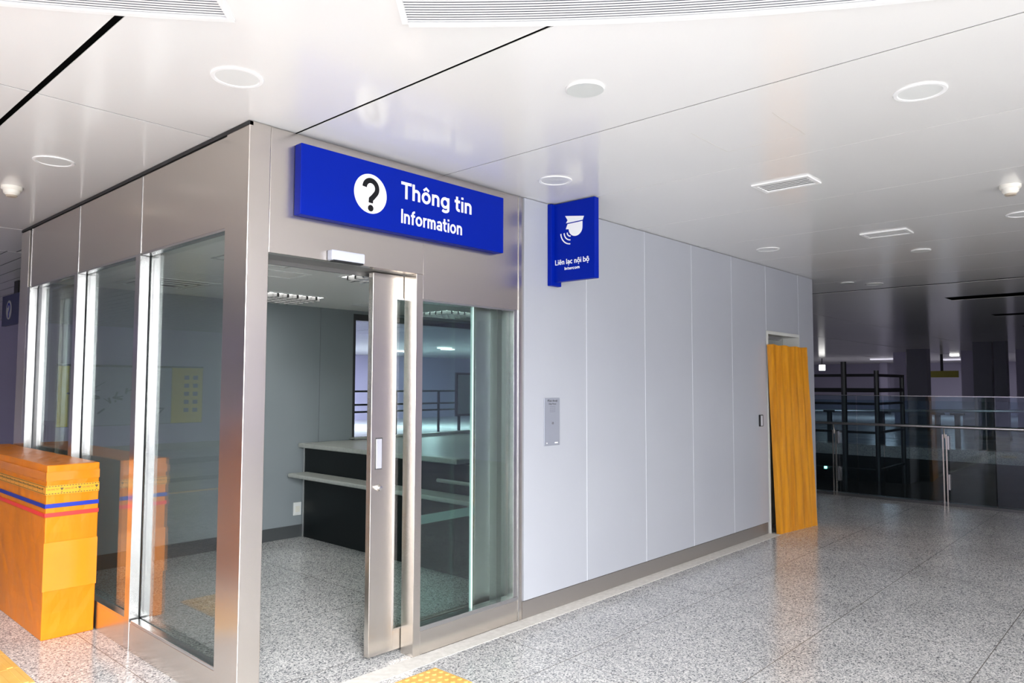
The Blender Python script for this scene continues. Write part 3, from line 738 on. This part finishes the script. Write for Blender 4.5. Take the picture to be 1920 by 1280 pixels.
for x in (6.0665, 6.985): jt.box(x-.002, -.0125, 2.205, x+.002, -.008, H-.004)
struct('trim_7', jt, mat('joint_bright', (.80, .82, .86), .35))

# ------------------------------------------------------------------ tactile paving
def tactile_dots(x0, y0, label):
    t = thing('tactile_tile', label, 'tactile tile', (x0+.15, y0+.15, 0), 'yellow tactile tiles')
    MB().box(x0, y0, 0, x0+.298, y0+.298, .006).build('tile_base', TACT, t, bevel=.001)
    for i in range(6):
        for j in range(6): MB().lathe([(.015, .006), (.010, .011), (.0001, .0115)], (x0+.0245+i*.05, y0+.0245+j*.05, 0), 'z', 14).build('blister', TACT, t)
    return t
tactile_dots(.776, -.515, 'yellow blistered tactile tile in front of the sliding door')
def tactile_bars(x0, y0, label):
    t = thing('tactile_tile', label, 'tactile tile', (x0+.15, y0+.15, 0), 'yellow ribbed tactile tiles along the left side')
    MB().box(x0, y0, 0, x0+.3, y0+.298, .006).build('tile_base', TACT, t, bevel=.001)
    for i in range(4): MB().box(x0+.025+i*.073, y0+.01, .006, x0+.055+i*.073, y0+.288, .011).build('rib', TACT, t, bevel=.002)
    return t
t = tactile_bars(-.818, 1.2, 'ribbed yellow tactile tile at the bottom left corner, nearest one')
for k in range(1, 3): dup(t, (-.668, 1.35+.3*k, 0), ['', 'ribbed yellow tactile tile at the left edge, second from the corner', 'ribbed yellow tactile tile beside the orange box, third from the corner', 'ribbed yellow tactile tile beside the orange box, farthest one'][k])
struct('trim_8', MB().box(-10, 7.55, 0, -.1, 7.67, .004), TACT)
struct('trim_9', MB().box(-10, 8.8, 0, -.1, 9.3, .003).box(-10, 11.5, 0, -.1, 12.6, .003), STONE_DARK)

# map board on the back wall (seen mirrored in the side glass)
s = thing('map_board', 'wide pale map board with yellow ends, on the hall back wall and mirrored in glass', 'map board', (-5.0, 15, 1.3))
MB().box(-6.55, 14.95, .63, -3.30, 14.997, 2.03).build('frame', DARKMETAL, s)
YEL = mat('board_yellow', (.70, .58, .01), .4); PALE = mat('board_pale', (.42, .43, .54), .4)
MB().box(-6.54, 14.94, .64, -5.78, 14.95, 1.99).build('yellow_panel', YEL, s)
MB().box(-3.52, 14.94, .64, -3.31, 14.95, 1.99).build('yellow_panel', YEL, s)
MB().box(-5.77, 14.94, .64, -3.53, 14.95, 1.98).build('map_sheet', PALE, s)
mk = MB(); random.seed(5); FM = lambda u, v, dd: (u, 14.94-dd, v)
for a in range(26):
    u, v = random.uniform(-4.9, -3.7), random.gauss(1.3, .12); mk.stroke([(u, v), (u+random.uniform(-.25, .25), v+random.uniform(-.14, .14))], random.uniform(.012, .05), FM, .002)
for a in ((-5.0, 1.9, -5.5, 1.45), (-5.5, 1.9, -5.1, 1.5), (-5.0, 1.0, -5.3, .7), (-5.3, .7, -5.6, 1.0), (-5.6, 1.0, -5.0, 1.05)): mk.stroke([(a[0], a[1]), (a[2], a[3])], .03, FM, .002)
for k in range(5):
    for j in range(2): mk.box(-6.42+j*.22, 14.938, .9+k*.2, -6.30+j*.22, 14.94, 1.0+k*.2)
mk.build('map_drawing', mat('drawing_ink', (.10, .10, .17), .5), s)

# ------------------------------------------------------------------ far hall: balustrade, columns, scaffold
s = thing('glass_balustrade', 'glass balustrade with a steel handrail along the edge of the dark void', 'balustrade', (9.5, 0, 0))
ys = [5.1, 4.0, 2.9, 1.8, .90, .15, -.21, -1.545, -2.9, -4.25, -5.6]
for a, b in zip(ys, ys[1:]): MB().box(9.50, b+.006, .03, 9.515, a-.006, 1.455).build('glass_pane', GLASSR, s)
MB().box(9.495, -6, 1.453, 9.52, 5.1, 1.462).build('top_edge', STEEL_BRIGHT, s)
MB().box(9.47, -6, .0, 9.54, 5.1, .035).build('base_channel', DARKMETAL, s)
MB().tube([(9.40, 5.1, 1.05), (9.40, -6, 1.05)], .019, 16).build('handrail', STEEL_BRIGHT, s, smooth=True)
for y in (3.3, 1.9, .45, -.98, -2.5, -4.0):
    p = MB().box(9.44, y-.028, 0, 9.455, y-.012, .95).box(9.44, y+.012, 0, 9.455, y+.028, .95).tube([(9.447, y, .90), (9.43, y, .98), (9.40, y, 1.04)], .010, 8)
    p = p.build('post', STEEL, s)
    for z0, z1 in ((.75, .93), (.22, .42)): MB().box(9.43, y-.055, z0, 9.50, y-.035, z1).build('clamp', STEEL_BRIGHT, p)
s = thing('glass_balustrade', 'second balustrade with a pale rail on the far side of the void', 'balustrade', (20, 0, 0))
MB().tube([(20, -2.0, 1.02), (20, 5.2, .86)], .04, 10).build('handrail', TRIM, s, smooth=True)
MB().box(19.95, -2, 0, 19.97, 5.2, 1.2).build('glass_pane', GLASSR, s)
for y in (-1.0, 1.0, 1.45, 2.8, 4.2): MB().box(19.96, y-.06, 0, 20.04, y+.06, .86).box(19.96, y-.16, .84, 20.04, y+.16, .90).build('post', DARKMETAL, s)
s = thing('glass_balustrade', 'dark railed balustrade in the hall behind the booth window', 'balustrade', (11, 12, 0))
for zz in (.9, 1.08, 1.42): MB().tube([(6.5, 12, zz), (16, 12, zz)], .025, 8).build('rail', DARKMETAL, s)
for x in (7.5, 9, 10.5, 12, 13.5, 15): MB().box(x-.03, 11.98, 0, x+.03, 12.02, 1.42).build('post', DARKMETAL, s)
s = thing('notice_board', 'pale framed sheet standing in the hall behind the booth window', 'notice board', (13.2, 11.6, 0))
MB().box(12.3, 11.6, .72, 13.9, 11.66, 1.93).build('frame', DARKMETAL, s)
MB().box(12.36, 11.585, .78, 13.84, 11.6, 1.87).build('sheet', mat('sheet_pale', (.62, .66, .72), .25), s)
MB().box(12.4, 11.6, 0, 12.46, 11.66, .72).build('leg', DARKMETAL, s); MB().box(13.7, 11.6, 0, 13.76, 11.66, .72).build('leg', DARKMETAL, s)

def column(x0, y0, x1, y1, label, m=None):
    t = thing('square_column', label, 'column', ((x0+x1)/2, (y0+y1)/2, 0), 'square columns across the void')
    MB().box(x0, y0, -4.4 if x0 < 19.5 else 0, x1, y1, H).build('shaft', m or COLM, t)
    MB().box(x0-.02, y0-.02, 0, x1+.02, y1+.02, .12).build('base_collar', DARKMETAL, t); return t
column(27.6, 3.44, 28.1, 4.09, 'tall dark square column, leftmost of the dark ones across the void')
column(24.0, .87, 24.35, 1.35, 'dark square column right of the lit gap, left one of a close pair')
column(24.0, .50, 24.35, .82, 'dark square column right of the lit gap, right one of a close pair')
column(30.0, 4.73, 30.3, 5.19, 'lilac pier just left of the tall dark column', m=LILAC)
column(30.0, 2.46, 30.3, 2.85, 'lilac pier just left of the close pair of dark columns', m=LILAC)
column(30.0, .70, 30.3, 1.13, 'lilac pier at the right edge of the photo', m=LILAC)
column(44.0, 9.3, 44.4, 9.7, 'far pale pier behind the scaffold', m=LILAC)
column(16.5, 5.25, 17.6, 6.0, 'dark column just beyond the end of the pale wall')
s = thing('scaffold_tower', 'black scaffold tower with three decks standing across the void', 'scaffold', (15.5, 2.2, -4.4))
MB().tube([(15, 2.135, -4.4), (15, 2.135, 2.12)], .06, 8).build('standard', BLACK, s)
MB().tube([(15, 1.47, -4.4), (15, 1.47, 1.92)], .05, 8).build('standard', BLACK, s)
MB().tube([(15, 3.6, -4.4), (15, 3.6, 1.92)], .05, 8).build('standard', BLACK, s)
MB().tube([(17, 1.50, -4.4), (17, 1.50, 1.85)], .05, 8).build('standard', BLACK, s)
for zz, h_ in ((1.82, .06), (1.50, .09), (1.21, .05), (.6, .05), (-.2, .05)): MB().box(14.97, 1.45, zz-h_/2, 15.03, 4.6, zz+h_/2).box(15.0, 1.47, zz-h_/2, 17, 1.53, zz+h_/2).build('deck', BLACK, s)

# far lamps and signs
def lamp(name, box, m, label, cat, power=0, loc=None, col=(1, .95, .9)):
    o = tag(MB().box(*box).build(name, m), label, cat)
    if power:
        area(name+'_glow', (loc[0], loc[1], H-.06), (0, 0, 0), 1.2, 1.2, power, col)
    return o
s = thing('lit_panel', 'tiny bright white lit panel hanging beside the scaffold', 'light', (34.95, 9.73, 2.33))
MB().box(34.9, 9.60, 2.33, 35.0, 9.86, 2.60).build('lit_face', LAMP, s); MB().box(34.93, 9.71, 2.6, 34.97, 9.75, H).build('hanger', BLACK, s)
lamp('strip_light', (37.2, 6.75, H-.05, 37.5, 8.2, H-.001), LAMPDIM, 'thin lit strip on the far ceiling left of the first column', 'light', 110, (37.3, 7.6, 2.6), (.9, .88, 1))
lamp('strip_light', (40, 4.2, H-.05, 40.3, 5.6, H-.001), LAMPDIM, 'thin lit strip on the far ceiling between the columns', 'light', 80, (40, 4.9, 2.6), (.9, .88, 1))
lamp('round_light', (34, 3.75, H-.06, 34.3, 4.05, H-.001), LAMP, 'small bright ceiling lamp between the two dark columns', 'light')
s = thing('hanging_sign', 'small olive hanging sign far off between the columns', 'sign', (32, 3.55, 2.1))
MB().box(33.0, 3.55, 1.95, 33.1, 4.7, 2.22).build('sign_board', OLIVE, s); MB().box(33.03, 4.1, 2.22, 33.07, 4.2, H).build('hanger', BLACK, s)
tag(MB().box(14.93, 2.52, -.225, 14.97, 2.57, -.175).build('indicator_light', LED), 'tiny turquoise indicator light low on the scaffold in the dark void', 'light')
for k, (x, y) in enumerate(((16.2, 16.4), (16.9, 17.0), (14.5, 17.6), (16.6, 19.6), (17.4, 19.8))):
    tag(MB().box(x-.25, y-.12, H-.03, x+.25, y+.12, H-.001).build('ceiling_lamp', LAMP), 'small lit ceiling lamp seen through the booth window', 'light', 'lit lamps far behind the booth window')
for x, y, p in ((16.5, 17.5, 700), (14, 20, 500)):
    area('lamp_glow', (x, y, H-.06), (0, 0, 0), .5, .5, p, (.9, .9, 1))
